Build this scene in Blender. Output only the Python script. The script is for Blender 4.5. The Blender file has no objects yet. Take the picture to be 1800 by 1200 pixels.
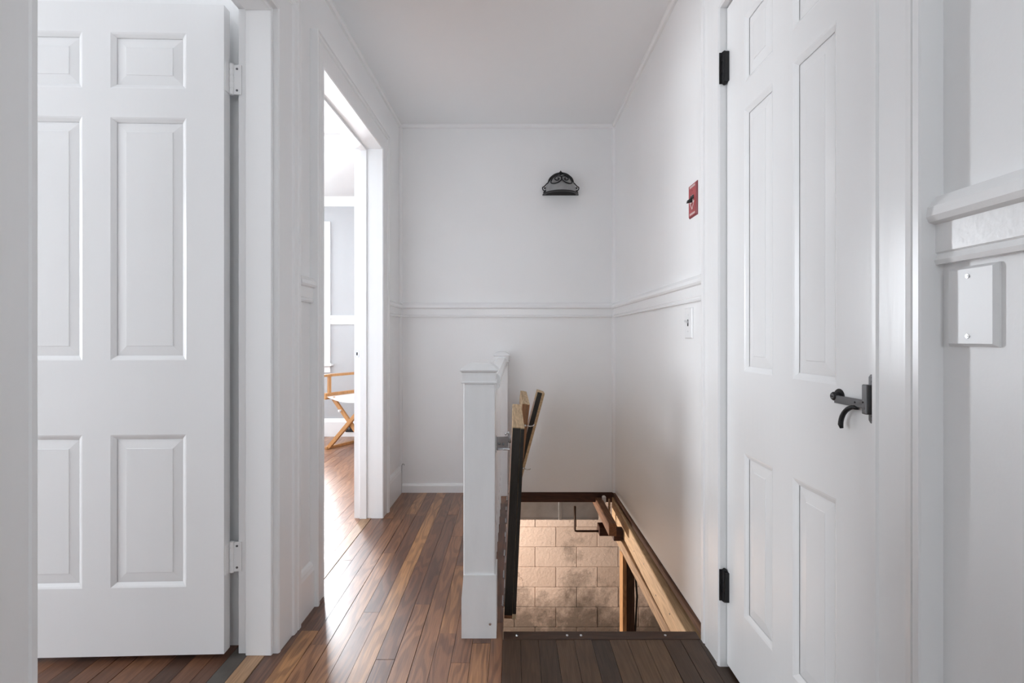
import bpy, bmesh, math, random
from mathutils import Vector, Matrix

random.seed(7)
S = bpy.context.scene
COL = S.collection

# ------------------------------------------------------------------ camera
CAM_Z = 0.975
cam_d = bpy.data.cameras.new('camera')
cam_d.sensor_width = 36.0
cam_d.lens = 17.0                      # 850 px focal length on an 1800 px frame
cam_d.shift_y = -8.0 / 1800.0          # horizon sits at y = 592
cam_d.clip_start = 0.02
cam = bpy.data.objects.new('camera', cam_d)
COL.objects.link(cam)
cam.location = (0, 0, CAM_Z)
cam.rotation_euler = (math.radians(90), 0, 0)
S.camera = cam

# ------------------------------------------------------------------ world and exposure
W = bpy.data.worlds.new('world')
S.world = W
W.use_nodes = True
bg = W.node_tree.nodes['Background']
bg.inputs['Color'].default_value = (0.92, 0.96, 1.0, 1)
bg.inputs['Strength'].default_value = 1.0
S.view_settings.view_transform = 'Standard'
S.view_settings.look = 'None'
S.view_settings.gamma = 1.0
S.view_settings.use_curve_mapping = False
S.view_settings.exposure = 0.25
S.cycles.use_denoising = True
S.cycles.max_bounces = 24
S.cycles.diffuse_bounces = 16


def window_light(name, loc, rot, sx, sy, power, col=(0.90, 0.945, 1.0)):
    d = bpy.data.lights.new(name, 'AREA')
    d.shape = 'RECTANGLE'
    d.size, d.size_y = sx, sy
    d.energy = power
    d.color = col
    o = bpy.data.objects.new(name, d)
    COL.objects.link(o)
    o.location = loc
    o.rotation_euler = rot
    return o


R90 = math.pi / 2
# area lights outside the real and added windows (the windows themselves are built below)
window_light('daylight_bedroom_end', (-2.42, 4.98, 1.42), (-R90, 0, 0), 1.15, 1.35, 385)
window_light('fill_bedroom_side', (-4.02, 3.5, 1.42), (0, -R90, 0), 1.35, 1.4, 56)  # unseen side window, added and placed so its light misses the door jamb
window_light('daylight_side_room_left', (-4.62, 0.32, 1.45), (0, -R90, 0), 1.45, 1.2, 114)
window_light('fill_hall_end', (-0.05, -1.93, 1.5), (R90, 0, 0), 0.95, 1.1, 15)  # fill light through an added window behind the camera

# ------------------------------------------------------------------ materials
MATS = {}


def nodes_of(name):
    m = bpy.data.materials.new(name)
    m.use_nodes = True
    nt = m.node_tree
    b = nt.nodes['Principled BSDF']
    MATS[name] = m
    return m, nt, b


def N(nt, t, **kw):
    n = nt.nodes.new(t)
    for k, v in kw.items():
        if k in n.inputs:
            n.inputs[k].default_value = v
        else:
            setattr(n, k, v)
    return n


def ramp(nt, stops):
    r = nt.nodes.new('ShaderNodeValToRGB')
    e = r.color_ramp.elements
    while len(e) < len(stops):
        e.new(0.5)
    for i, (p, c) in enumerate(stops):
        e[i].position = p
        e[i].color = (c[0], c[1], c[2], 1)
    return r


def simple(name, col, rough=0.5, metal=0.0, noise=0.0, nscale=8, bump=0.0, bscale=60, stretch=(1, 1, 1), coat=0.0):
    m, nt, b = nodes_of(name)
    b.inputs['Base Color'].default_value = (*col, 1)
    b.inputs['Roughness'].default_value = rough
    b.inputs['Metallic'].default_value = metal
    if coat:
        b.inputs['Coat Weight'].default_value = coat
        b.inputs['Coat Roughness'].default_value = 0.15
    tc = N(nt, 'ShaderNodeNewGeometry')
    mp = N(nt, 'ShaderNodeMapping')
    mp.inputs['Scale'].default_value = stretch
    nt.links.new(tc.outputs['Position'], mp.inputs['Vector'])
    if noise:
        n = N(nt, 'ShaderNodeTexNoise', Scale=nscale, Detail=5.0)
        nt.links.new(mp.outputs[0], n.inputs['Vector'])
        r = ramp(nt, [(0.3, [c * (1 - noise) for c in col]), (0.7, [min(1, c * (1 + noise)) for c in col])])
        nt.links.new(n.outputs['Fac'], r.inputs[0])
        nt.links.new(r.outputs[0], b.inputs['Base Color'])
    if bump:
        n2 = N(nt, 'ShaderNodeTexNoise', Scale=bscale, Detail=4.0)
        nt.links.new(mp.outputs[0], n2.inputs['Vector'])
        bp = N(nt, 'ShaderNodeBump', Strength=bump, Distance=0.002)
        nt.links.new(n2.outputs['Fac'], bp.inputs['Height'])
        nt.links.new(bp.outputs[0], b.inputs['Normal'])
    return m


simple('wall_paint', (0.875, 0.878, 0.88), 0.42, noise=0.012, nscale=3, bump=0.12, bscale=90)
simple('ceiling_paint', (0.89, 0.905, 0.915), 0.8, bump=0.1, bscale=70)
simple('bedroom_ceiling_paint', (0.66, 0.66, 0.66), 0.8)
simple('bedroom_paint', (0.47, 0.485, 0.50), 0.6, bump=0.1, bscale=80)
simple('trim_paint', (0.875, 0.878, 0.88), 0.27, noise=0.012, nscale=5, bump=0.15, bscale=70, stretch=(1, 1, 0.12))
simple('rail_paint', (0.875, 0.878, 0.88), 0.27, noise=0.012, nscale=5, bump=0.18, bscale=110)
simple('door_paint', (0.875, 0.878, 0.88), 0.25, noise=0.012, nscale=4, bump=0.10, bscale=80, stretch=(1, 1, 0.10))
simple('worn_paint', (0.80, 0.805, 0.81), 0.30, noise=0.04, nscale=14, bump=0.3, bscale=60, stretch=(1, 1, 0.25))
simple('chipped_paint', (0.70, 0.70, 0.69), 0.6, noise=0.15, nscale=40, bump=1.0, bscale=90, stretch=(1, 1, 0.3))
simple('black_iron', (0.010, 0.010, 0.011), 0.42, metal=0.15, bump=0.3, bscale=120)
simple('grey_iron', (0.17, 0.17, 0.175), 0.36, metal=0.8, bump=0.2, bscale=120)
simple('steel', (0.62, 0.62, 0.63), 0.22, metal=1.0)
simple('black_gap', (0.01, 0.01, 0.01), 0.9)
simple('white_plastic', (0.84, 0.845, 0.85), 0.32)
simple('red_plate_paint', (0.38, 0.055, 0.06), 0.35, noise=0.1, nscale=60)
simple('red_edge_paint', (0.23, 0.028, 0.035), 0.35)
simple('red_print', (0.75, 0.62, 0.60), 0.6)
simple('black_plastic', (0.015, 0.014, 0.015), 0.4)
simple('frosted_glass', (0.33, 0.33, 0.33), 0.55, noise=0.08, nscale=30)
simple('black_board', (0.022, 0.018, 0.014), 0.38, noise=0.5, nscale=10, bump=0.5, bscale=40, stretch=(4, 4, 0.5))
simple('sheet_metal', (0.62, 0.66, 0.69), 0.5, metal=0.15, noise=0.12, nscale=12)
simple('rubble', (0.26, 0.25, 0.20), 0.9, noise=0.3, nscale=18, bump=0.8, bscale=30)
simple('brick_bit', (0.30, 0.16, 0.09), 0.9, noise=0.3, nscale=30, bump=0.8, bscale=50)
simple('mortar', (0.50, 0.41, 0.34), 0.95, noise=0.2, nscale=20, bump=0.8, bscale=60)
simple('basement_concrete', (0.38, 0.35, 0.32), 0.95, noise=0.2, nscale=4)
simple('canvas', (0.86, 0.86, 0.86), 0.8, bump=0.3, bscale=300)
simple('cable', (0.01, 0.01, 0.01), 0.5)
simple('pipe_brown', (0.06, 0.03, 0.018), 0.6)
simple('grey_floor_paint', (0.085, 0.075, 0.065), 0.5, noise=0.2, nscale=20)
simple('grass', (0.10, 0.2, 0.05), 0.9, noise=0.3, nscale=3)


def glass_mat():
    m, nt, b = nodes_of('window_glass')
    nt.nodes.remove(b)
    out = nt.nodes['Material Output']
    t = N(nt, 'ShaderNodeBsdfTransparent')
    g = N(nt, 'ShaderNodeBsdfGlossy', Roughness=0.02)
    fr = N(nt, 'ShaderNodeFresnel', IOR=1.45)
    mx = N(nt, 'ShaderNodeMixShader')
    nt.links.new(fr.outputs[0], mx.inputs[0])
    nt.links.new(t.outputs[0], mx.inputs[1])
    nt.links.new(g.outputs[0], mx.inputs[2])
    nt.links.new(mx.outputs[0], out.inputs['Surface'])


glass_mat()


def wood(name, tones, axis='Y', rough=0.3, grain=1.0, coat=0.0, bump=0.15, cathedral=0.55, per_object=True):
    """Procedural wood: tone by object, fine pores and cathedral figure along an axis."""
    m, nt, b = nodes_of(name)
    b.inputs['Roughness'].default_value = rough
    if coat:
        b.inputs['Coat Weight'].default_value = coat
        b.inputs['Coat Roughness'].default_value = 0.28
    tc = N(nt, 'ShaderNodeTexCoord')
    oi = N(nt, 'ShaderNodeObjectInfo')
    mul = N(nt, 'ShaderNodeVectorMath', operation='SCALE')
    comb = N(nt, 'ShaderNodeCombineXYZ')
    for i in range(3):
        nt.links.new(oi.outputs['Random'], comb.inputs[i])
    nt.links.new(comb.outputs[0], mul.inputs[0])
    mul.inputs['Scale'].default_value = 37.0
    add = N(nt, 'ShaderNodeVectorMath', operation='ADD')
    nt.links.new(tc.outputs['Object'], add.inputs[0])
    nt.links.new(mul.outputs[0], add.inputs[1])
    mp = N(nt, 'ShaderNodeMapping')
    k = 0.045
    mp.inputs['Scale'].default_value = {'X': (k, 1, 1), 'Y': (1, k, 1), 'Z': (1, 1, k)}[axis]
    nt.links.new(add.outputs[0], mp.inputs['Vector'])
    mp2 = N(nt, 'ShaderNodeMapping')
    k = 0.14
    mp2.inputs['Scale'].default_value = {'X': (k, 1, 1), 'Y': (1, k, 1), 'Z': (1, 1, k)}[axis]
    nt.links.new(add.outputs[0], mp2.inputs['Vector'])
    # cathedral figure: contour lines of a smooth noise
    n1 = N(nt, 'ShaderNodeTexNoise', Scale=11.0, Detail=2.0)
    nt.links.new(mp2.outputs[0], n1.inputs['Vector'])
    mm = N(nt, 'ShaderNodeMath', operation='MULTIPLY')
    mm.inputs[1].default_value = 70.0 * grain
    nt.links.new(n1.outputs['Fac'], mm.inputs[0])
    sn = N(nt, 'ShaderNodeMath', operation='SINE')
    nt.links.new(mm.outputs[0], sn.inputs[0])
    rr = ramp(nt, [(0.2, (0.50, 0.44, 0.41)), (0.7, (1.0, 1.0, 1.0))])
    m2 = N(nt, 'ShaderNodeMapRange')
    m2.inputs['From Min'].default_value = -1
    nt.links.new(sn.outputs[0], m2.inputs['Value'])
    nt.links.new(m2.outputs[0], rr.inputs[0])
    # fine pores
    n2 = N(nt, 'ShaderNodeTexNoise', Scale=260.0, Detail=3.0)
    nt.links.new(mp.outputs[0], n2.inputs['Vector'])
    r2 = ramp(nt, [(0.35, (0.55, 0.50, 0.47)), (0.6, (1, 1, 1))])
    nt.links.new(n2.outputs['Fac'], r2.inputs[0])
    # broad drift
    n3 = N(nt, 'ShaderNodeTexNoise', Scale=9.0, Detail=2.0)
    nt.links.new(mp2.outputs[0], n3.inputs['Vector'])
    tone = ramp(nt, tones)
    tm = N(nt, 'ShaderNodeMath', operation='MULTIPLY_ADD')
    tm.inputs[1].default_value = 0.25
    if per_object:
        nt.links.new(n3.outputs['Fac'], tm.inputs[0])
        sc = N(nt, 'ShaderNodeMath', operation='MULTIPLY_ADD')
        sc.inputs[1].default_value = 0.86
        sc.inputs[2].default_value = -0.06
        nt.links.new(oi.outputs['Random'], sc.inputs[0])
        nt.links.new(sc.outputs[0], tm.inputs[2])
    else:
        nt.links.new(n3.outputs['Fac'], tm.inputs[0])
        tm.inputs[2].default_value = 0.35
    nt.links.new(tm.outputs[0], tone.inputs[0])
    x1 = N(nt, 'ShaderNodeMix', data_type='RGBA', blend_type='MULTIPLY')
    x1.inputs['Factor'].default_value = cathedral
    nt.links.new(tone.outputs[0], x1.inputs['A'])
    nt.links.new(rr.outputs[0], x1.inputs['B'])
    x2 = N(nt, 'ShaderNodeMix', data_type='RGBA', blend_type='MULTIPLY')
    x2.inputs['Factor'].default_value = 0.6
    nt.links.new(x1.outputs['Result'], x2.inputs['A'])
    nt.links.new(r2.outputs[0], x2.inputs['B'])
    nt.links.new(x2.outputs['Result'], b.inputs['Base Color'])
    bp = N(nt, 'ShaderNodeBump', Strength=bump, Distance=0.001)
    nt.links.new(n2.outputs['Fac'], bp.inputs['Height'])
    nt.links.new(bp.outputs[0], b.inputs['Normal'])
    return m


OAK = [(0.0, (0.13, 0.055, 0.030)), (0.35, (0.235, 0.102, 0.048)), (0.6, (0.32, 0.145, 0.064)), (0.85, (0.46, 0.225, 0.085)), (1.0, (0.56, 0.30, 0.11))]
wood('oak_floor', OAK, 'Y', 0.40, coat=0.5, cathedral=0.7)
wood('bedroom_oak', [(0.0, (0.26, 0.12, 0.065)), (0.5, (0.36, 0.18, 0.10)), (1.0, (0.46, 0.25, 0.15))], 'Y', 0.33, coat=0.2)
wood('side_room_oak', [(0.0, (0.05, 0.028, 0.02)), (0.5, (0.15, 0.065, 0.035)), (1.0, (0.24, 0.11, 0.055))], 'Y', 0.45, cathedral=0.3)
wood('shaded_oak_floor', [(0.0, (0.045, 0.026, 0.016)), (0.5, (0.085, 0.046, 0.025)), (1.0, (0.15, 0.085, 0.045))], 'Y', 0.42, cathedral=0.35)  # darker copy of the hall oak, with the floor's shade in its colour
wood('dark_nosing', [(0.0, (0.04, 0.018, 0.010)), (1.0, (0.085, 0.04, 0.02))], 'X', 0.45, per_object=False)
wood('threshold_wood', [(0.0, (0.33, 0.19, 0.10)), (1.0, (0.5, 0.32, 0.19))], 'Y', 0.45, per_object=False, cathedral=0.25)
wood('old_joist', [(0.0, (0.035, 0.012, 0.006)), (1.0, (0.11, 0.038, 0.018))], 'X', 0.7, per_object=False, bump=0.6)
wood('dark_post_wood', [(0.0, (0.035, 0.015, 0.007)), (1.0, (0.10, 0.045, 0.02))], 'Z', 0.7, per_object=False, bump=0.5)
wood('brown_joist', [(0.0, (0.17, 0.075, 0.035)), (1.0, (0.30, 0.15, 0.075))], 'Y', 0.8, per_object=False, bump=0.5)
wood('subfloor_edge', [(0.0, (0.11, 0.05, 0.028)), (1.0, (0.20, 0.10, 0.055))], 'Y', 0.8, per_object=False, bump=0.6)
wood('new_lumber', [(0.0, (0.56, 0.36, 0.19)), (1.0, (0.72, 0.52, 0.31))], 'Y', 0.6, per_object=False, cathedral=0.25, bump=0.3)
wood('aged_lumber', [(0.0, (0.40, 0.25, 0.14)), (1.0, (0.55, 0.37, 0.22))], 'Y', 0.7, per_object=False, cathedral=0.5, bump=0.4)
wood('post_lumber', [(0.0, (0.42, 0.23, 0.10)), (1.0, (0.55, 0.33, 0.16))], 'Z', 0.7, per_object=False, cathedral=0.35)
wood('raw_plywood', [(0.0, (0.58, 0.40, 0.22)), (1.0, (0.74, 0.57, 0.36))], 'Y', 0.7, per_object=False, cathedral=0.3)
wood('batten_wood', [(0.0, (0.28, 0.13, 0.06)), (1.0, (0.42, 0.22, 0.11))], 'Z', 0.6, per_object=False, cathedral=0.35)
wood('chair_wood', [(0.0, (0.50, 0.24, 0.085)), (1.0, (0.62, 0.34, 0.14))], 'Z', 0.4, per_object=False, cathedral=0.2)


def block_mat():
    m, nt, b = nodes_of('painted_block')
    b.inputs['Roughness'].default_value = 0.85
    ge = N(nt, 'ShaderNodeNewGeometry')
    oi = N(nt, 'ShaderNodeObjectInfo')
    base = ramp(nt, [(0.0, (0.60, 0.49, 0.42)), (1.0, (0.68, 0.57, 0.50))])
    nt.links.new(oi.outputs['Random'], base.inputs[0])
    # damp stains: ragged, mostly low on the wall
    n = N(nt, 'ShaderNodeTexNoise', Scale=2.1, Detail=11.0, Roughness=0.72)
    nt.links.new(ge.outputs['Position'], n.inputs['Vector'])
    sx = N(nt, 'ShaderNodeSeparateXYZ')
    nt.links.new(ge.outputs['Position'], sx.inputs[0])
    mr = N(nt, 'ShaderNodeMapRange')
    mr.inputs['From Min'].default_value = -1.30
    mr.inputs['From Max'].default_value = -2.0
    nt.links.new(sx.outputs['Z'], mr.inputs['Value'])
    ad = N(nt, 'ShaderNodeMath', operation='MULTIPLY_ADD')
    ad.inputs[1].default_value = 0.31
    nt.links.new(mr.outputs[0], ad.inputs[0])
    nt.links.new(n.outputs['Fac'], ad.inputs[2])
    st = ramp(nt, [(0.55, (0, 0, 0)), (0.62, (0.45, 0.45, 0.45)), (0.74, (1, 1, 1))])
    nt.links.new(ad.outputs[0], st.inputs[0])
    mx = N(nt, 'ShaderNodeMix', data_type='RGBA')
    nt.links.new(st.outputs[0], mx.inputs['Factor'])
    nt.links.new(base.outputs[0], mx.inputs['A'])
    mx.inputs['B'].default_value = (0.19, 0.155, 0.13, 1)
    nt.links.new(mx.outputs['Result'], b.inputs['Base Color'])
    n2 = N(nt, 'ShaderNodeTexNoise', Scale=38.0, Detail=8.0)
    nt.links.new(ge.outputs['Position'], n2.inputs['Vector'])
    # peeling paint: ragged crack lines where a broad noise allows them
    wn = N(nt, 'ShaderNodeTexNoise', Scale=9.0, Detail=5.0)
    nt.links.new(ge.outputs['Position'], wn.inputs['Vector'])
    wv = N(nt, 'ShaderNodeVectorMath', operation='MULTIPLY_ADD')
    wv.inputs[1].default_value = (0.25, 0.25, 0.25)
    nt.links.new(wn.outputs['Color'], wv.inputs[0])
    nt.links.new(ge.outputs['Position'], wv.inputs[2])
    vo = N(nt, 'ShaderNodeTexVoronoi', feature='DISTANCE_TO_EDGE', Scale=2.6)
    nt.links.new(wv.outputs[0], vo.inputs['Vector'])
    vr = ramp(nt, [(0.0, (0.7, 0.7, 0.7)), (0.012, (0, 0, 0))])
    nt.links.new(vo.outputs['Distance'], vr.inputs[0])
    bn = N(nt, 'ShaderNodeTexNoise', Scale=1.7, Detail=2.0)
    nt.links.new(ge.outputs['Position'], bn.inputs['Vector'])
    br = ramp(nt, [(0.52, (0, 0, 0)), (0.62, (1, 1, 1))])
    nt.links.new(bn.outputs['Fac'], br.inputs[0])
    cm = N(nt, 'ShaderNodeMath', operation='MULTIPLY')
    nt.links.new(vr.outputs[0], cm.inputs[0])
    nt.links.new(br.outputs[0], cm.inputs[1])
    mx2 = N(nt, 'ShaderNodeMix', data_type='RGBA')
    nt.links.new(cm.outputs[0], mx2.inputs['Factor'])
    nt.links.new(mx.outputs['Result'], mx2.inputs['A'])
    mx2.inputs['B'].default_value = (0.17, 0.12, 0.09, 1)
    nt.links.new(mx2.outputs['Result'], b.inputs['Base Color'])
    bp = N(nt, 'ShaderNodeBump', Strength=0.9, Distance=0.008)
    nt.links.new(n2.outputs['Fac'], bp.inputs['Height'])
    nt.links.new(bp.outputs[0], b.inputs['Normal'])


block_mat()


# ------------------------------------------------------------------ mesh helpers
class MB:
    def __init__(self):
        self.bm = bmesh.new()

    def hexa(self, p, bev=0.0, seg=1):
        """p: 8 points, bottom ring then top ring."""
        v = [self.bm.verts.new(q) for q in p]
        fs = [(3, 2, 1, 0), (4, 5, 6, 7), (0, 1, 5, 4), (1, 2, 6, 5), (2, 3, 7, 6), (3, 0, 4, 7)]
        faces = [self.bm.faces.new([v[i] for i in f]) for f in fs]
        if bev:
            es = set(e for f in faces for e in f.edges)
            bmesh.ops.bevel(self.bm, geom=list(es), offset=bev, segments=seg, affect='EDGES', profile=0.5)
        return self

    def box(self, x0, x1, y0, y1, z0, z1, bev=0.0, seg=1):
        return self.hexa([(x0, y0, z0), (x1, y0, z0), (x1, y1, z0), (x0, y1, z0),
                          (x0, y0, z1), (x1, y0, z1), (x1, y1, z1), (x0, y1, z1)], bev, seg)

    def frustum(self, cx, cy, rings):
        """square rings [(half_x, half_y, z), ...] stacked bottom to top, closed."""
        rs = []
        for hx, hy, z in rings:
            rs.append([self.bm.verts.new((cx + a * hx, cy + b * hy, z)) for a, b in ((-1, -1), (1, -1), (1, 1), (-1, 1))])
        for a, b in zip(rs, rs[1:]):
            for i in range(4):
                j = (i + 1) % 4
                self.bm.faces.new((a[i], a[j], b[j], b[i]))
        self.bm.faces.new(rs[0][::-1])
        self.bm.faces.new(rs[-1])
        return self

    def sweep(self, prof, f0, f1):
        """extrude a closed 2-D profile: f0/f1 map (a,b) to start/end points."""
        a = [self.bm.verts.new(f0(*p)) for p in prof]
        b = [self.bm.verts.new(f1(*p)) for p in prof]
        n = len(prof)
        for i in range(n):
            j = (i + 1) % n
            self.bm.faces.new((a[i], a[j], b[j], b[i]))
        self.bm.faces.new(a[::-1])
        self.bm.faces.new(b)
        return self

    def tube(self, pts, r, seg=8, taper=None):
        pts = [Vector(p) for p in pts]
        rings = []
        for i, p in enumerate(pts):
            d = (pts[min(i + 1, len(pts) - 1)] - pts[max(i - 1, 0)]).normalized()
            up = Vector((0, 0, 1)) if abs(d.z) < 0.9 else Vector((0, 1, 0))
            s = d.cross(up).normalized()
            t = s.cross(d)
            rad = taper[i] if taper else r
            rings.append([self.bm.verts.new(p + rad * (math.cos(2 * math.pi * k / seg) * s + math.sin(2 * math.pi * k / seg) * t)) for k in range(seg)])
        for a, b in zip(rings, rings[1:]):
            for i in range(seg):
                j = (i + 1) % seg
                self.bm.faces.new((a[i], a[j], b[j], b[i]))
        self.bm.faces.new(rings[0][::-1])
        self.bm.faces.new(rings[-1])
        return self

    def lathe(self, cx, cy, prof, seg=16, axis='Z', cz=0):
        """prof [(r, h)] spun round an axis through (cx, cy, cz)."""
        rings = []
        for r, h in prof:
            ring = []
            for k in range(seg):
                a = 2 * math.pi * k / seg
                u, w = r * math.cos(a), r * math.sin(a)
                if axis == 'Z':
                    q = (cx + u, cy + w, cz + h)
                elif axis == 'X':
                    q = (cx + h, cy + u, cz + w)
                else:
                    q = (cx + u, cy + h, cz + w)
                ring.append(self.bm.verts.new(q))
            rings.append(ring)
        for a, b in zip(rings, rings[1:]):
            for i in range(seg):
                j = (i + 1) % seg
                self.bm.faces.new((a[i], a[j], b[j], b[i]))
        self.bm.faces.new(rings[0][::-1])
        self.bm.faces.new(rings[-1])
        return self

    def build(self, name, mat, parent=None, xf=None, smooth=False):
        bm = self.bm
        if xf:
            for v in bm.verts:
                v.co = Vector(xf(v.co))
        bmesh.ops.recalc_face_normals(bm, faces=bm.faces[:])
        lo = Vector([min(v.co[i] for v in bm.verts) for i in range(3)])
        hi = Vector([max(v.co[i] for v in bm.verts) for i in range(3)])
        c = (lo + hi) / 2
        for v in bm.verts:
            v.co -= c
        me = bpy.data.meshes.new(name)
        bm.to_mesh(me)
        bm.free()
        if smooth:
            for p in me.polygons:
                p.use_smooth = True
        me.materials.append(MATS[mat])
        o = bpy.data.objects.new(name, me)
        COL.objects.link(o)
        if parent:
            o.parent = parent
            pw = Vector(parent.location)
            q = parent.parent
            while q:
                pw += Vector(q.location)
                q = q.parent
            o.location = c - pw
        else:
            o.location = c
        return o


def tag(o, label=None, cat=None, group=None, kind=None):
    if label:
        o['label'] = label
    if cat:
        o['category'] = cat
    if group:
        o['group'] = group
    if kind:
        o['kind'] = kind
    return o


def struct(o, label, cat):
    return tag(o, label, cat, kind='structure')


def thing(name, loc, label, cat, group=None):
    e = bpy.data.objects.new(name, None)
    e.empty_display_size = 0.1
    COL.objects.link(e)
    e.location = loc
    return tag(e, label, cat, group)


SK = 0.0195


def sh(p):
    """the left wall runs a little out of square with the right one"""
    return (p[0] + SK * (p[1] - 1.5), p[1], p[2])


# ------------------------------------------------------------------ key dimensions
XL, XR, YB, ZC = -0.735, 0.645, 3.04, 2.305   # left wall (at y = 1.5), right wall, end wall, ceiling
XLO = -0.842                                  # far side of the left wall
D1a, D1b, D2a, D2b, DH = 0.750, 1.49, 1.825, 2.60, 1.985   # openings in the left wall
D3a, D3b, D3H = 0.824, 1.43, 1.947                         # opening in the right wall
HX0, HY0 = -0.030, 1.60                                    # stairwell opening
Y0 = -1.7                                                  # hall end behind the camera
J = 0.018                                                  # jamb board thickness

# ------------------------------------------------------------------ walls and ceilings
w = MB()
for (a, b, z0, z1) in ((Y0, D1a - J, 0, ZC), (D1a - J, D1b + J, DH + J, ZC), (D1b + J, D2a - J, 0, ZC),
                       (D2a - J, D2b + J, DH + J, ZC), (D2b + J, 4.85, 0, ZC)):
    w.box(XLO, XL, a, b, z0, z1)
wall_left = struct(w.build('wall_left', 'wall_paint', xf=sh), 'white painted hall wall with two doorways', 'wall')

w = MB()
for (a, b, z0, z1) in ((Y0, D3a - J, -0.0, ZC), (D3a - J, D3b + J, D3H + J, ZC), (D3b + J, YB + 0.12, 0.0, ZC)):
    w.box(XR, XR + 0.10, a, b, z0, z1)
w.box(XR + 0.10, XR + 0.16, Y0, YB + 0.12, 0, ZC)
wall_right = struct(w.build('wall_right', 'wall_paint'), 'white painted hall wall beside the stair opening', 'wall')

wall_back = struct(MB().box(-0.745, XR, YB, YB + 0.12, 0, ZC).build('wall_back', 'wall_paint'), 'white end wall of the hall behind the balustrade', 'wall')


def window_wall(name, axis, at, thick, a0, a1, z0, z1, wa0, wa1, wz0, wz1, mat, label):
    m = MB()
    for (p, q, r, s) in ((a0, wa0, z0, z1), (wa1, a1, z0, z1), (wa0, wa1, z0, wz0), (wa0, wa1, wz1, z1)):
        if axis == 'x':
            m.box(p, q, min(at, at + thick), max(at, at + thick), r, s)
        else:
            m.box(min(at, at + thick), max(at, at + thick), p, q, r, s)
    return struct(m.build(name, mat), label, 'wall')


def window(n, axis, at, inward, a0, a1, z0, z1, label, cas=0.085):
    """sash window: frame in the opening, casing, sill and two glass panes. inward is +1/-1 along the wall normal."""
    def bx(m, p, q, d0, d1, r, s, bev=0.0):
        d0, d1 = at + inward * d0, at + inward * d1
        lo, hi = min(d0, d1), max(d0, d1)
        if axis == 'x':
            m.box(p, q, lo, hi, r, s, bev)
        else:
            m.box(lo, hi, p, q, r, s, bev)
    m = MB()
    bx(m, a0, a0 + 0.04, -0.09, -0.02, z0, z1)
    bx(m, a1 - 0.04, a1, -0.09, -0.02, z0, z1)
    bx(m, a0 + 0.04, a1 - 0.04, -0.09, -0.02, z0, z0 + 0.05)
    bx(m, a0 + 0.04, a1 - 0.04, -0.09, -0.02, z1 - 0.04, z1)
    zm = (z0 + z1) / 2
    bx(m, a0 + 0.04, a1 - 0.04, -0.09, -0.02, zm - 0.02, zm + 0.02)
    f = struct(m.build('window_%d' % n, 'trim_paint'), label, 'window')
    for r, s in ((z0 + 0.05, zm - 0.02), (zm + 0.02, z1 - 0.04)):
        m = MB()
        bx(m, a0 + 0.04, a1 - 0.04, -0.058, -0.054, r, s)
        m.build('pane', 'window_glass', f)
    m = MB()
    bx(m, a0 - cas, a0, 0.0, 0.02, z0, z1 + cas, 0.003)
    bx(m, a1, a1 + cas, 0.0, 0.02, z0, z1 + cas, 0.003)
    bx(m, a0, a1, 0.0, 0.02, z1, z1 + cas, 0.003)
    m.build('casing', 'trim_paint', f)
    m = MB()
    bx(m, a0 - cas - 0.025, a1 + cas + 0.025, -0.02, 0.05, z0 - 0.025, z0, 0.004)
    bx(m, a0 - cas, a1 + cas, 0.0, 0.018, z0 - 0.09, z0 - 0.025, 0.003)
    m.build('sill', 'trim_paint', f)
    return f


# unseen hall end behind the camera, window added to let in fill light
window_wall('wall_front', 'x', Y0, -0.12, -0.80, XR, 0, ZC, -0.48, 0.38, 1.0, 1.98, 'wall_paint', 'hall wall with an added fill-light window, opposite the end wall')
window(1, 'x', Y0, 1, -0.48, 0.38, 1.0, 1.98, 'white sash window added at the unseen near end of the hall for fill light')
struct(MB().box(XLO, XR + 0.16, Y0 - 0.12, YB + 0.12, ZC, ZC + 0.1).build('ceiling', 'ceiling_paint'), 'flat white hall ceiling', 'ceiling')

# side room (behind the open door on the left)
struct(MB().box(-4.5, XLO - 0.062, -1.62, -1.5, 0, ZC).build('wall_side_room_front', 'wall_paint'), 'white wall of the side room facing the open door', 'wall')
window_wall('wall_side_room_left', 'y', -4.4, -0.1, -1.62, 1.62, 0, ZC, -0.25, 0.9, 0.75, 2.12, 'wall_paint', 'white outer wall of the side room with a window')
window(2, 'y', -4.4, 1, -0.25, 0.9, 0.75, 2.12, 'white sash window in the outer wall of the side room')
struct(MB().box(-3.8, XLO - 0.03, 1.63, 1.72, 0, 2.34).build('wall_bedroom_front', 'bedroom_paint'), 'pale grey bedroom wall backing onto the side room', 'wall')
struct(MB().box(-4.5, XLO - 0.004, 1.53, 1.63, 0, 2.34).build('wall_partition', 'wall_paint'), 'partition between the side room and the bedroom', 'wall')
struct(MB().box(-4.5, XLO, -1.62, 1.62, ZC, ZC + 0.1).build('ceiling', 'ceiling_paint'), 'white ceiling of the side room', 'ceiling')

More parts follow.
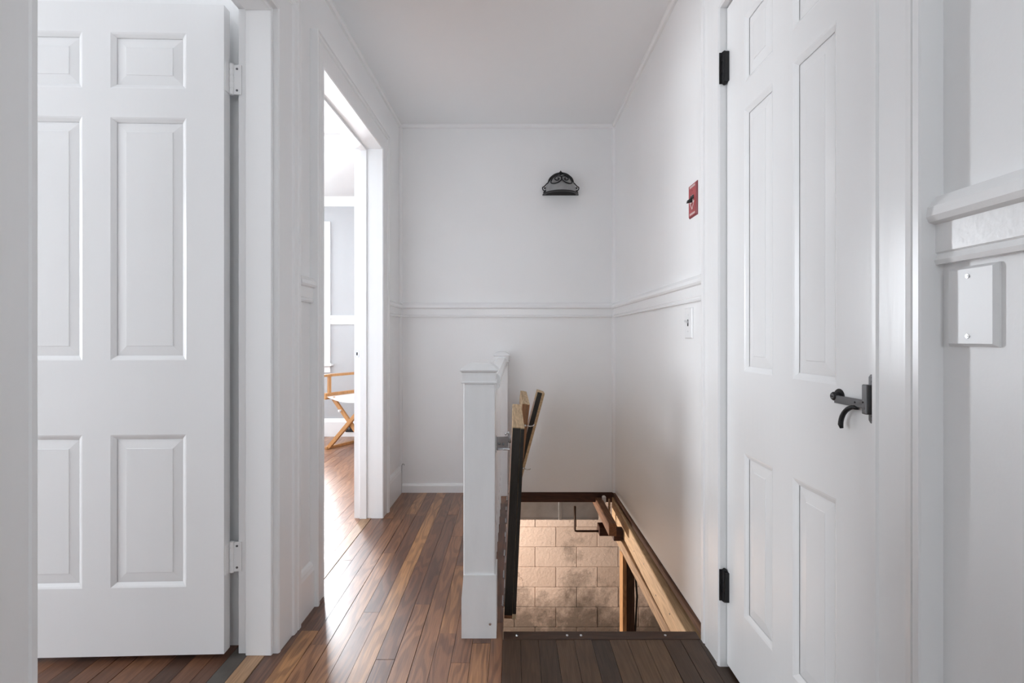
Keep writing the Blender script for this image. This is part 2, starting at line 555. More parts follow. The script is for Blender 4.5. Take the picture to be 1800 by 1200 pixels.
# bedroom (through the second doorway)
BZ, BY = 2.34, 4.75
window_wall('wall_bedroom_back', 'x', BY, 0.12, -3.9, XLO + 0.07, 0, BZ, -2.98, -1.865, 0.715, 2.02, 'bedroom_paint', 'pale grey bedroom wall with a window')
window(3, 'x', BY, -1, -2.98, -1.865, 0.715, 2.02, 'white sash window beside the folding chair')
window_wall('wall_bedroom_left', 'y', -3.8, -0.1, 1.72, BY, 0, BZ, 2.8, 4.2, 0.715, 2.02, 'bedroom_paint', 'pale grey bedroom side wall with an added window')
window(4, 'y', -3.8, 1, 2.8, 4.2, 0.715, 2.02, 'white sash window added in the unseen bedroom side wall for its light')
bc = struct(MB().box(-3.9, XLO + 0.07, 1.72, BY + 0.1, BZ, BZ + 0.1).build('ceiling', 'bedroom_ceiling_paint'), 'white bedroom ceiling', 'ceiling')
MB().box(-3.8, XLO - 0.02, 3.26, 3.31, BZ - 0.012, BZ).build('ceiling_batten', 'ceiling_paint', bc)

# ------------------------------------------------------------------ mouldings
trim_n = [0]


def trim(m, mat, label, cat='trim', xf=None):
    trim_n[0] += 1
    return struct(m.build('trim_%d' % trim_n[0], mat, xf=xf), label, cat)


# chair rail profile: (out from the wall, height)
RAIL = [(0, 1.098), (0.012, 1.098), (0.014, 1.104), (0.009, 1.112), (0.012, 1.114), (0.012, 1.150), (0.022, 1.153), (0.026, 1.160),
        (0.024, 1.172), (0.012, 1.186), (0, 1.188)]
BASE17 = [(0, 0), (0.016, 0), (0.016, 0.135), (0.013, 0.143), (0.012, 0.150), (0.007, 0.160), (0, 0.166)]


def run_x(prof, y, sgn, x0, x1, m=None):
    m = m or MB()
    return m.sweep(prof, lambda a, b: (x0, y + sgn * a, b), lambda a, b: (x1, y + sgn * a, b))


def run_y(prof, x, sgn, y0, y1, m=None):
    m = m or MB()
    return m.sweep(prof, lambda a, b: (x + sgn * a, y0, b), lambda a, b: (x + sgn * a, y1, b))


C3F = 1.56   # far outer edge of the right door casing
C3N = 0.723  # near outer edge
C2N, C2F = 1.748, 2.70
C1F = 1.63
trim(run_x(RAIL, YB, -1, -0.70, XR), 'rail_paint', 'white chair rail across the end wall', 'chair rail')
trim(run_y(RAIL, XR, -1, C3F, YB - 0.012), 'rail_paint', 'white chair rail on the wall above the light switch', 'chair rail')
trim(run_y([(a, 1.186 - (1.188 - b) * 1.15) for a, b in RAIL], XR, -1, Y0, C3N), 'rail_paint', 'white chair rail above the blank cover plate', 'chair rail')
trim(run_y(RAIL, XL, 1, C2F, YB - 0.012), 'rail_paint', 'short chair rail between doorway and end wall', 'chair rail', sh)
trim(run_y(RAIL, XL, 1, C1F, C2N), 'rail_paint', 'short chair rail between the two doorways', 'chair rail', sh)
trim(run_y(RAIL, XL, 1, Y0, D1a - 0.11), 'rail_paint', 'chair rail on the wall beside the near doorway', 'chair rail', sh)
trim(run_x(RAIL, BY, -1, -1.78, XLO - 0.02), 'rail_paint', 'white chair rail on the bedroom wall', 'chair rail')

bl = struct(run_y(BASE17, XL, 1, C2F, YB).build('baseboard_left', 'trim_paint', xf=sh), 'tall white baseboard between doorway and end wall', 'baseboard')
struct(run_y(BASE17, XL, 1, C1F, C2N).build('baseboard_left', 'trim_paint', xf=sh), 'short white baseboard between the two doorways', 'baseboard')
struct(run_y(BASE17, XL, 1, Y0, D1a - 0.11).build('baseboard_left', 'trim_paint', xf=sh), 'white baseboard beside the near doorway', 'baseboard')
struct(run_x([(0, 0), (0.014, 0), (0.014, 0.043), (0.008, 0.052), (0, 0.054)], YB, -1, -0.69, -0.02).build('baseboard_back', 'trim_paint'),
       'low white baseboard along the end wall', 'baseboard')
struct(run_y(BASE17, XR, -1, Y0, C3N).build('baseboard_right', 'trim_paint'), 'white baseboard below the blank cover plate', 'baseboard')
struct(run_x([(0, 0), (0.018, 0), (0.018, 0.14), (0.01, 0.17), (0, 0.175)], BY, -1, -3.8, XLO - 0.02).build('baseboard_bedroom', 'trim_paint'),
       'tall white baseboard of the bedroom wall', 'baseboard')
# crown in the bedroom, bead where the hall walls meet each other and the ceiling
trim(run_x([(0, BZ - 0.085), (0.012, BZ - 0.085), (0.018, BZ - 0.07), (0.05, BZ - 0.02), (0.055, BZ), (0, BZ)], BY, -1, -3.8, XLO - 0.02), 'trim_paint', 'white crown moulding of the bedroom', 'crown')
BEAD = [(0, ZC - 0.020), (0.010, ZC - 0.018), (0.016, ZC - 0.008), (0.017, ZC), (0, ZC)]
trim(run_x(BEAD, YB, -1, -0.70, XR), 'trim_paint', 'thin bead between end wall and ceiling', 'trim')
trim(run_y(BEAD, XR, -1, Y0, YB - 0.016), 'trim_paint', 'thin bead between right wall and ceiling', 'trim')
trim(run_y(BEAD, XL, 1, Y0, YB - 0.016), 'trim_paint', 'thin bead between left wall and ceiling', 'trim', sh)
for sx, x in ((1, -0.7045), (-1, XR)):
    m = MB()
    m.sweep([(0, 0), (0.018, 0), (0.014, 0.010), (0.010, 0.014), (0, 0.018)],
            lambda a, b: (x + sx * a, YB - b, 0.0 if sx < 0 else 0.166), lambda a, b: (x + sx * a, YB - b, ZC - 0.02))
    trim(m, 'trim_paint', 'slim vertical bead in the %s corner of the end wall' % ('left' if sx > 0 else 'right'), 'trim')


# ------------------------------------------------------------------ door casings and jambs
def casing_profile(width, proud, band, inner_bead=0.012, flat=0.66):
    """(along wall from the opening outward, out from wall)"""
    return [(0, 0), (0, proud * (flat - 0.08)), (0.004, proud * (flat + 0.06)), (inner_bead, proud * (flat + 0.06)), (inner_bead + 0.003, proud * (flat - 0.03)),
            (width - band - 0.004, proud * flat), (width - band, proud * max(0.9, flat)), (width - band * 0.6, proud * 0.95), (width - band * 0.5, proud * 0.84),
            (width - band * 0.4, proud), (width - 0.002, proud), (width, proud - 0.003), (width, 0)]


def jambs(x0, x1, ya, yb, h, stop0, stop1, xf, label):
    m = MB()
    m.box(x0, x1, ya - J, ya, 0, h + J)
    m.box(x0, x1, yb, yb + J, 0, h + J)
    m.box(x0, x1, ya, yb, h, h + J)
    f = trim(m, 'trim_paint', label, 'door jamb', xf)
    m = MB()
    m.box(stop0, stop1, ya, ya + 0.012, 0, h, 0.002)
    m.box(stop0, stop1, yb - 0.012, yb, 0, h, 0.002)
    m.box(stop0, stop1, ya + 0.012, yb - 0.012, h - 0.012, h, 0.002)
    m.build('door_stop', 'trim_paint', f, xf)
    return f


def casing_set(x, sgn, ya, yb, h, wn, wf, wt, proud, xf, label, band=0.028, flat=0.66):
    """near leg, far leg and head casing on a wall that faces sgn * x"""
    pn, pf, pt = casing_profile(wn, proud, min(band, wn * 0.3), flat=flat), casing_profile(wf, proud, min(band, wf * 0.4), flat=flat), casing_profile(wt, proud, band, flat=flat)
    m = MB()
    m.sweep(pn, lambda a, b: (x + sgn * b, ya - a, 0), lambda a, b: (x + sgn * b, ya - a, h + a * wt / wn))
    m.sweep(pf, lambda a, b: (x + sgn * b, yb + a, 0), lambda a, b: (x + sgn * b, yb + a, h + a * wt / wf))
    m.sweep(pt, lambda a, b: (x + sgn * b, ya - a * wn / wt, h + a), lambda a, b: (x + sgn * b, yb + a * wf / wt, h + a))
    return trim(m, 'trim_paint', label, 'door casing', xf)


jambs(XLO, XL, D1a, D1b, DH, -0.815, XL, sh, 'white jamb of the near left doorway with painted hinges')
casing_set(XL, 1, D1a, D1b, DH, 0.11, 0.137, 0.12, 0.024, sh, 'white casing around the near left doorway', band=0.045)
j2 = jambs(-0.870, XL, D2a, D2b, DH, -0.838, -0.80, sh, 'white jamb of the bedroom doorway with a strike plate')
casing_set(XL, 1, D2a, D2b, DH, D2a - C2N, 0.10, 0.105, 0.030, sh, 'white casing around the bedroom doorway', band=0.02)
j3 = jambs(XR, XR + 0.10, D3a, D3b, D3H, XR + 0.034, XR + 0.07, None, 'white jamb of the closet door')
casing_set(XR, -1, D3a, D3b, D3H, D3a - C3N, C3F - D3b, 0.12, 0.036, None, 'white casing around the closet door', band=0.05, flat=0.9)

# strike plate of the bedroom doorway
m = MB()
m.box(-0.864, -0.844, D2b - 0.002, D2b + 0.001, 0.866, 0.902)
m.build('strike_plate', 'steel', j2, sh)
m = MB()
m.box(-0.857, -0.851, D2b - 0.003, D2b - 0.001, 0.876, 0.892)
m.build('latch_hole', 'black_gap', j2, sh)


# ------------------------------------------------------------------ panelled doors
def panel_door(name, wid, hgt, thick, cols, rows, to_world, label):
    """to_world(u, t, z): u across from the hinge, t into the door from the seen face."""
    m = MB()

    def bx(u0, u1, z0, z1):
        m.box(u0, u1, 0, thick, z0, z1)
    zs = sorted(rows)
    (c0, c1), (c2, c3) = cols
    bx(0, c0, 0, hgt)
    bx(c3, wid, 0, hgt)
    bx(c1, c2, 0, hgt)
    edges = [0] + [v for r in zs for v in r] + [hgt]
    for a, b in ((c0, c1), (c2, c3)):
        for i in range(0, len(edges), 2):
            bx(a, b, edges[i], edges[i + 1])
        # moulded sticking round each panel, on both faces
        for (z0, z1) in zs:
            s = 0.014
            for f, g in ((0.0, 0.007), (thick, thick - 0.007)):
                o = [(a, z0), (b, z0), (b, z1), (a, z1)]
                i_ = [(a + s, z0 + s), (b - s, z0 + s), (b - s, z1 - s), (a + s, z1 - s)]
                mid = [(a + s * 0.35, z0 + s * 0.35), (b - s * 0.35, z0 + s * 0.35), (b - s * 0.35, z1 - s * 0.35), (a + s * 0.35, z1 - s * 0.35)]
                q = f + (g - f) * 0.25
                vo = [m.bm.verts.new((p[0], f, p[1])) for p in o]
                vm = [m.bm.verts.new((p[0], q, p[1])) for p in mid]
                vi = [m.bm.verts.new((p[0], g, p[1])) for p in i_]
                for k in range(4):
                    l = (k + 1) % 4
                    m.bm.faces.new((vo[k], vo[l], vm[l], vm[k]))
                    m.bm.faces.new((vm[k], vm[l], vi[l], vi[k]))
    d = struct(m.build(name, 'door_paint', xf=lambda p: to_world(p[0], p[1], p[2])), label, 'door')
    for a, b in cols:
        for (z0, z1) in zs:
            p = MB()
            s, t = 0.010, 0.042
            rings = []
            for off, dep in ((s, 0.0085), (s + 0.004, 0.0085), (t, 0.0055), (t + 0.001, 0.0045)):
                rings.append([p.bm.verts.new((u, dep, z)) for u, z in ((a + off, z0 + off), (b - off, z0 + off), (b - off, z1 - off), (a + off, z1 - off))])
            back = [p.bm.verts.new((u, thick - 0.010, z)) for u, z in ((a + s, z0 + s), (b - s, z0 + s), (b - s, z1 - s), (a + s, z1 - s))]
            rings.insert(0, back)
            for r, q in zip(rings, rings[1:]):
                for k in range(4):
                    l = (k + 1) % 4
                    p.bm.faces.new((r[k], r[l], q[l], q[k]))
            p.bm.faces.new(rings[-1])
            p.bm.faces.new(back[::-1])
            p.build('panel', 'door_paint', d, xf=lambda v: to_world(v[0], v[1], v[2]))
    return d


# left door: hinged on the far jamb, swung 90 degrees into the side room
A1 = math.radians(1.9)
HX, HYF = -0.868, 1.457


def left_door(u, t, z):
    return (HX - u * math.cos(A1) + t * math.sin(A1) * -1, HYF - u * math.sin(A1) + t * math.cos(A1), 0.020 + z)


d1 = panel_door('door_1', 0.738, 1.955, 0.033, [(0.111, 0.333), (0.415, 0.632)], [(0.204, 0.662), (0.885, 1.613), (1.699, 1.867)], left_door,
                'white six-panel door standing open into the side room')
for zc in (1.765, 0.30):
    m = MB()
    m.lathe(-0.860, 1.484, [(0.0055, -0.047), (0.0055, 0.047)], 10, cz=zc)
    for k in range(5):
        m.lathe(-0.860, 1.484, [(0.0064, -0.045 + k * 0.019), (0.0064, -0.045 + k * 0.019 + 0.0165)], 10, cz=zc)
    m.box(-0.8695, -0.866, 1.462, 1.486, zc - 0.045, zc + 0.045)
    m.box(-0.862, -0.832, 1.486, 1.4895, zc - 0.045, zc + 0.045)
    h = m.build('hinge', 'rail_paint', d1)
    m = MB()
    for zz in (-0.033, 0.033):
        m.lathe(-0.845, 1.486, [(0.0035, -0.0012), (0.0035, 0)], 8, 'Y', zc + zz)
    m.build('screw', 'grey_iron', h)

# right closet door: closed, latch towards the camera
XD = 0.6346


def right_door(u, t, z):
    return (XD + t, D3b - 0.003 - u, 0.012 + z)


d3 = panel_door('door_2', 0.600, 1.930, 0.033, [(0.105, 0.249), (0.333, 0.481)], [(0.197, 0.646), (0.869, 1.583), (1.655, 1.838)], right_door,
                'white six-panel closet door with a black thumb latch')
for zc in (1.768, 0.243):
    m = MB()
    yk, xk = D3b - 0.004, XD - 0.008
    m.lathe(xk, yk, [(0.003, -0.050), (0.0068, -0.046), (0.0068, 0.046), (0.003, 0.050)], 12, cz=zc)
    for k in range(3):
        m.lathe(xk, yk, [(0.0078, -0.046 + k * 0.032), (0.0078, -0.046 + k * 0.032 + 0.028)], 12, cz=zc)
    m.box(xk - 0.014, xk + 0.006, D3b - 0.002, D3b + 0.0005, zc - 0.046, zc + 0.046)
    m.box(xk - 0.004, xk + 0.008, yk - 0.014, yk - 0.004, zc - 0.044, zc + 0.042)
    tag(m.build('hinge', 'black_iron', d3), 'black iron butt hinge')

# thumb latch of the closet door (door face is x = XD, towards -x)
yl, zl = 0.9365, 0.8604
m = MB()
m.lathe(XD, yl, [(0.0, -0.003), (0.0130, -0.003), (0.0145, -0.001), (0.0145, 0.001)], 24, 'X', zl)
m.lathe(XD, yl, [(0.0, -0.0145), (0.0065, -0.0145), (0.0085, -0.012), (0.0085, -0.003), (0.006, -0.001)], 20, 'X', zl)
rosette = m.build('latch_rosette', 'black_iron', d3)
m = MB()
m.lathe(XD - 0.0145, yl, [(0.0, -0.001), (0.0042, -0.001), (0.0052, 0.0)], 16, 'X', zl)
m.build('screw', 'grey_iron', rosette)
MB().box(XD - 0.0162, XD - 0.0154, yl - 0.0036, yl + 0.0036, zl - 0.0008, zl + 0.0008).build('screw_slot', 'black_gap', rosette)
m = MB().box(XD - 0.0125, XD - 0.0075, 0.857, yl - 0.002, zl - 0.0125, zl + 0.0025, 0.0008)
bar = m.build('latch_bar', 'grey_iron', d3)
MB().lathe(XD - 0.0125, 0.8775, [(0.0017, -0.0006), (0.0017, 0.0)], 10, 'X', zl - 0.004).build('pin_hole', 'black_gap', bar)
m = MB().box(XD - 0.0145, XD - 0.002, 0.846, 0.8585, 0.8385, 0.891, 0.002, 2)
case = m.build('latch_case', 'grey_iron', d3)
MB().lathe(XD - 0.0145, 0.8545, [(0.0016, -0.0006), (0.0016, 0.0)], 10, 'X', zl - 0.001).build('pin_hole', 'black_gap', case)
m = MB()
m.sweep([(0.834, 0.828), (0.838, 0.823), (0.852, 0.823), (0.8565, 0.828), (0.8565, 0.904), (0.852, 0.909), (0.838, 0.909), (0.834, 0.904)],
        lambda a, b: (XD - 0.003, a, b), lambda a, b: (XD, a, b))
plate = m.build('latch_plate', 'grey_iron', d3)
for zz in (0.900, 0.832):
    m = MB().lathe(XD - 0.003, 0.850, [(0.0, -0.0014), (0.0036, -0.0014), (0.0044, 0.0)], 12, 'X', zz)
    m.build('screw', 'grey_iron', plate)
pts = []
for k in range(13):
    a = math.radians(92 * k / 12)
    pts.append((XD - 0.0105 - 0.004 * k / 12, 0.8765 + 0.036 * math.sin(a), 0.8475 - 0.036 * (1 - math.cos(a))))
pts.append((XD - 0.0145, 0.9095, 0.8035))
m = MB().tube(pts, 0.004, 10, [0.0040] * 4 + [0.0044] * 8 + [0.0046, 0.0030])
m.tube([(XD - 0.0105, 0.8775, 0.8495), (XD - 0.0105, 0.8775, 0.8435)], 0.0048, 8)
m.build('lift_handle', 'black_iron', d3, smooth=True)

# ------------------------------------------------------------------ floors
GAP = 0.0012


def floor_zone(name, x0, x1, spans, mat, label, wid=0.0572, lo=0.45, hi=1.25, shear=False, seed=1):
    """strip floor along y; spans(xa, xb) gives the y range of the strip."""
    rnd = random.Random(seed)
    xmin, xmax = x0, x1
    base = MB()
    f = None
    strips = []
    x = x0
    while x < x1 - 0.004:
        xe = min(x + wid, x1)
        strips.append((x, xe))
        x = xe
    boxes = {}
    for a, b in strips:
        for (ya, yb) in spans(a, b):
            base.box(a, b, ya, yb, -0.030, -0.019)
    f = struct(base.build(name, 'subfloor_edge'), label, 'floor')
    for a, b in strips:
        for (ya, yb) in spans(a, b):
            y = ya
            first = True
            while y < yb - 1e-4:
                L = rnd.uniform(lo, hi)
                if first:
                    L *= rnd.uniform(0.3, 1.0)
                    first = False
                ye = y + L
                if yb - ye < 0.2:
                    ye = yb
                dz = rnd.uniform(-0.0004, 0.0004)
                m = MB()
                g = GAP if rnd.random() > 0.22 else GAP * 2.4
                m.box(a + g * 0.4, b - g * 0.6, y + 0.0003, ye - 0.0003, -0.019, dz)
                m.build('floorboard', mat(a, y, rnd) if callable(mat) else mat, f)
                y = ye
    return f


def hall_spans(a, b):
    return [(Y0, YB)]


PX = HX0 - 0.125   # left of the newel the boards run past the stairwell
NLEFT = [XL + 0.03 + k * 0.0572 for k in range(13)]
XSPLIT = NLEFT[-1]     # just left of the hatch edge
floor_zone('floor', XL - 0.02, HX0, hall_spans, 'oak_floor', 'warm brown oak strip floor running down the hall', seed=5)
floor_zone('floor', HX0, XR, lambda a, b: [(Y0, 1.557)], 'shaded_oak_floor', 'oak strip floor in front of the stair opening, shade put into its dark brown', seed=11, lo=0.7, hi=1.6)
floor_zone('floor', -4.4, -0.862, lambda a, b: [(-1.5, 1.53)], 'side_room_oak', 'dull brown oak floor under the open left door', seed=3, lo=0.9, hi=2.0)
floor_zone('floor', -3.8, -0.862, lambda a, b: [(1.72, BY)], 'bedroom_oak', 'pale pinkish oak floor of the bedroom', seed=9, wid=0.0572, lo=0.9, hi=1.8)
# thresholds in the doorways
t1 = MB().box(-0.862, -0.812, D1a - 0.1, D1b + 0.1, -0.02, 0.0006).build('threshold', 'grey_floor_paint')
tag(t1, 'grey painted strip in the near left doorway floor', 'threshold', kind='structure')
t2 = MB().box(-0.811, -0.757, D1a - 0.1, D1b + 0.1, -0.02, 0.0010, 0.001).build('threshold', 'threshold_wood')
tag(t2, 'tan wooden strip in the near left doorway floor', 'threshold', kind='structure')
t3 = MB().box(-0.862, -0.809, D2a - 0.1, D2b + 0.1, -0.02, 0.0006).build('threshold', 'bedroom_oak')
tag(t3, 'pale oak strip in the bedroom doorway floor', 'threshold', kind='structure')
t4 = MB().box(-0.808, -0.757, D2a - 0.1, D2b + 0.1, -0.02, 0.0012, 0.001).build('threshold', 'threshold_wood')
tag(t4, 'tan wooden strip in the bedroom doorway floor', 'threshold', kind='structure')
# floor under the walls, closing the doorways' edges
ns = MB().box(HX0 + 0.002, 0.607, 1.558, HY0, -0.022, 0.002, 0.0015).build('nosing', 'dark_nosing')
tag(ns, 'dark brown board edging the stair opening', 'nosing', kind='structure')
for x in (0.016, 0.180, 0.225, 0.50):
    MB().lathe(x, 1.578, [(0.0, 0.0022), (0.0042, 0.0030), (0.0048, 0.0018)], 10).build('screw', 'steel', ns)

# ------------------------------------------------------------------ stairwell structure and basement
ZB = -2.2


def lumber(name, mat, label, cat, *boxes, bev=0.003):
    m = MB()
    for b in boxes:
        m.box(*b, bev=bev)
    return tag(m.build(name, mat), label, cat)


# header at the far end, stepped subfloor strip above it
hd = lumber('header_joist', 'old_joist', 'dark old header joist under the end wall', 'joist', (HX0, XR + 0.02, YB + 0.005, YB + 0.06, -0.066, -0.024))
MB().box(HX0, XR, YB - 0.004, YB + 0.06, -0.024, -0.001, 0.002).build('subfloor_strip', 'old_joist', hd)
# beam of new lumber along the right wall
m = MB()
m.hexa([(0.600, 1.50, -0.155), (0.700, 1.50, -0.155), (0.700, YB, -0.155), (0.628, YB, -0.150),
        (0.600, 1.50, -0.052), (0.700, 1.50, -0.052), (0.700, YB, -0.030), (0.628, YB, -0.030)], 0.003)
sb = m.build('trimmer_beam', 'new_lumber')
tag(sb, 'pale new lumber beam along the right edge of the stairwell', 'beam')
m = MB()
for (y, z) in ((1.86, -0.09), (2.05, -0.12), (2.25, -0.08), (2.45, -0.11), (2.7, -0.07)):
    m.lathe(0.600 + 0.028 * (y - 1.5) / 1.54, y, [(0.0, -0.0015), (0.0035, -0.001), (0.0035, 0.003)], 8, 'X', z)
m.build('nail', 'grey_iron', sb)
lumber('subfloor_edge_board', 'subfloor_edge', 'brown cut subfloor edge under the right wall', 'subfloor', (XR - 0.012, XR + 0.12, 1.5, YB, -0.029, -0.001))
lumber('ledger', 'aged_lumber', 'brown ledger board beneath the new lumber beam', 'beam', (0.606, 0.70, 1.50, YB - 0.1, -0.215, -0.157))
# floor platform thickness around the opening
lumber('edge_joist', 'old_joist', 'old joist under the hall floor at the stairwell', 'joist', (HX0 - 0.06, HX0 - 0.01, 1.45, 3.57, -0.17, -0.031))
lumber('front_joist', 'old_joist', 'old joist under the nosing at the stairwell', 'joist', (HX0, 0.598, 1.50, 1.555, -0.2, -0.031))

# timber pieces hanging at the far right corner
lumber('short_joist', 'brown_joist', 'short brown joist end at the far right stairwell corner', 'joist', (0.525, 0.566, 2.62, YB + 0.30, -0.105, -0.035))
lumber('thin_lath', 'aged_lumber', 'thin upright lath beside the short joist', 'lath', (0.585, 0.594, 2.92, 2.94, -0.16, -0.008), bev=0.001)
lumber('plaster_chip', 'chipped_paint', 'white plaster chip left at the header corner', 'plaster', (0.560, 0.583, 2.99, 3.02, -0.055, -0.012), bev=0.006)
lumber('cross_block', 'old_joist', 'dark wooden block behind the short joist', 'block', (0.568, 0.625, 2.70, 2.76, -0.165, -0.106))
# pipe with bracket
pm = MB().tube([(0.455, 3.5, -0.25), (0.455, 3.5, -0.415), (0.458, 3.5, -0.427), (0.47, 3.5, -0.43), (0.66, 3.5, -0.43)], 0.008, 8)
pp = tag(pm.build('pipe', 'pipe_brown', smooth=True), 'thin dark bent pipe before the block wall', 'pipe')
lumber('pipe_bracket', 'old_joist', 'brown wooden block carrying the thin pipe', 'block', (0.625, 0.70, 3.46, 3.55, -0.450, -0.385))
# post with packing stone and brick
lumber('basement_post', 'post_lumber', 'wooden post standing in the basement', 'post', (0.772, 0.800, 3.375, 3.47, ZB, -0.545), bev=0.002)
lumber('post_front_board', 'dark_post_wood', 'dark upright board added as the dark front of the basement post', 'plank', (0.801, 0.862, 3.40, 3.46, ZB, -0.548), bev=0.002)  # separate dark board added as the post's darker front
m = MB()
bmesh.ops.create_icosphere(m.bm, subdivisions=2, radius=1.0)
rk = random.Random(4)
for v in m.bm.verts:
    k = 1 + rk.uniform(-0.1, 0.1)
    v.co = Vector((0.805 + v.co.x * 0.055 * k, 3.42 + v.co.y * 0.06 * k, -0.505 + v.co.z * 0.042 * k))
tag(m.build('packing_stone', 'rubble', smooth=True), 'grey stone packed on top of the basement post', 'stone')
m = MB().hexa([(0.72, 3.40, -0.44), (0.80, 3.40, -0.46), (0.80, 3.46, -0.46), (0.72, 3.46, -0.44),
               (0.715, 3.40, -0.37), (0.80, 3.40, -0.36), (0.80, 3.46, -0.36), (0.715, 3.46, -0.37)], 0.008)
tag(m.build('broken_brick', 'brick_bit'), 'broken reddish brick above the packing stone', 'brick')
cb = MB().tube([(0.875, 3.42, -0.3), (0.872, 3.42, -0.7), (0.885, 3.42, -0.86), (0.872, 3.42, -1.1), (0.868, 3.42, -1.6), (0.87, 3.42, ZB + 0.01)], 0.007, 8)
tag(cb.build('electric_cable', 'cable', smooth=True), 'black cable hanging beside the basement post', 'cable')
# duct
m = MB().box(-0.55, 0.640, 3.58, 3.95, -0.372, -0.15, 0.003)
du = tag(m.build('air_duct', 'sheet_metal'), 'grey sheet-metal duct hung under the floor', 'duct')
m = MB().box(0.345, 0.368, 3.568, 3.582, -0.376, -0.15, 0.002)
m.build('duct_seam', 'sheet_metal', du)
m = MB().box(-0.55, 0.64, 3.574, 3.58, -0.376, -0.366)
m.build('duct_flange', 'sheet_metal', du)

# block wall
BWY = 4.75
wb = struct(MB().box(-2.0, 2.4, BWY + 0.012, BWY + 0.2, ZB, -0.03).build('wall_basement', 'mortar'), 'painted concrete block wall of the basement', 'wall')
rk = random.Random(12)
z = -0.8915
rows = []
for k in range(-7, 5):
    rows.append((-0.8915 + k * 0.1968, k))
for zt, k in rows:
    z0, z1 = zt - 0.1968 if False else zt, zt + 0.1968
    if z0 < ZB - 0.05 or z1 > -0.02:
        continue
    off = 0.228 if (k % 2 == 0) else 0.432
    x = off - 0.408 * 6
    while x < 2.4:
        a, b = max(x, -2.0), min(x + 0.408, 2.4)
        if b - a > 0.05 and b > -1.3 and a < 2.2:
            m = MB()
            m.box(a + 0.002, b - 0.002, BWY + rk.uniform(-0.004, 0.003), BWY + 0.05, z0 + 0.002, z1 - 0.002, 0.004)
            m.build('concrete_block', 'painted_block', wb)
        x += 0.408
struct(MB().box(-2.0, 2.4, 0.9, BWY + 0.2, ZB - 0.1, ZB).build('floor_basement', 'basement_concrete'), 'grey concrete basement floor', 'floor')
struct(MB().box(-2.1, -2.0, 0.9, BWY + 0.2, ZB, -0.03).build('wall_basement_left', 'basement_concrete'), 'concrete wall at the left of the basement', 'wall')
struct(MB().box(2.4, 2.5, 0.9, BWY + 0.2, ZB, -0.03).build('wall_basement_right', 'basement_concrete'), 'concrete wall at the right of the basement', 'wall')
struct(MB().box(-2.1, 2.5, 0.8, 0.9, ZB, -0.03).build('wall_basement_front', 'basement_concrete'), 'concrete wall at the front of the basement', 'wall')
m = MB()
m.box(-2.1, HX0 - 0.065, 0.9, BWY + 0.2, -0.06, -0.031)
m.box(0.72, 2.5, 0.9, BWY + 0.2, -0.06, -0.031)
m.box(HX0, 0.72, YB + 0.07, BWY + 0.2, -0.06, -0.031)
m.box(HX0 - 0.065, 0.72, 0.9, 1.45, -0.06, -0.031)
struct(m.build('ceiling_basement', 'brown_joist'), 'underside of the hall subfloor over the basement', 'ceiling')
# bare bulb that lights the basement
bl_ = thing('basement_bulb', (-0.95, 3.62, -0.31), 'bare bulb hanging from the basement ceiling', 'lamp')
MB().tube([(-0.95, 3.62, -0.06), (-0.95, 3.62, -0.15)], 0.004, 6).build('cord', 'cable', bl_)
MB().lathe(-0.95, 3.62, [(0.012, -0.15), (0.02, -0.17), (0.02, -0.22), (0.016, -0.23)], 12).build('socket', 'black_plastic', bl_)
gm, gnt, gb = nodes_of('bulb_glow')
gb.inputs['Emission Color'].default_value = (1, 0.78, 0.55, 1)
gb.inputs['Emission Strength'].default_value = 20
MB().lathe(-0.95, 3.62, [(0.0, -0.335), (0.018, -0.33), (0.029, -0.31), (0.03, -0.29), (0.022, -0.26), (0.013, -0.23)], 14).build('bulb', 'bulb_glow', bl_, smooth=True)
ld = bpy.data.lights.new('bulb_light', 'POINT')
ld.energy = 150
ld.color = (1.0, 0.88, 0.77)
ld.shadow_soft_size = 0.06
lo_ = bpy.data.objects.new('bulb_light', ld)
COL.objects.link(lo_)
lo_.location = (-0.95, 3.62, -0.37)

# ------------------------------------------------------------------ balustrade
bal = thing('balustrade', (-0.1, 2.3, 0), 'white painted balustrade with square newel posts beside the stair opening', 'balustrade')
NX, NY = -0.107, 1.620         # near newel centre


def newel(cx, cy, hs, zt, mat, near):
    m = MB()
    m.box(cx - hs, cx + hs, cy - hs, cy + hs, 0.0, zt - 0.06, 0.003)
    p = m.build('newel_post', mat, bal)
    k = hs
    m = MB().frustum(cx, cy, [(k + 0.006, k + 0.006, zt - 0.064), (k + 0.007, k + 0.007, zt - 0.060), (k + 0.003, k + 0.003, zt - 0.056),
                              (k + 0.003, k + 0.003, zt - 0.029), (k + 0.010, k + 0.010, zt - 0.024), (k + 0.011, k + 0.011, zt - 0.020),
                              (k - 0.002, k - 0.002, zt - 0.009), (k - 0.016, k - 0.016, zt - 0.001), (k - 0.020, k - 0.020, zt)])
    m.build('cap', mat, p)
    return p


pn = newel(NX, NY, 0.051, 0.888, 'worn_paint', True)
m = MB()
kx = 0.0565
z1 = 0.205
m.sweep([(NX - kx, 0.0005), (NX + kx, 0.0005), (NX + kx, z1), (NX - kx + 0.0065, z1), (NX - kx + 0.005, z1 - 0.02), (NX - kx, z1 - 0.075)],
        lambda a, b: (a, NY - kx, b), lambda a, b: (a, NY + kx, b))
pb = m.build('plinth', 'worn_paint', pn)
MB().lathe(NX + 0.036, NY - kx, [(0.0, -0.0015), (0.004, -0.0012), (0.0045, 0.001)], 10, 'Y', 0.047).build('screw', 'steel', pb)
newel(-0.064, YB - 0.042, 0.040, 0.884, 'trim_paint', False)
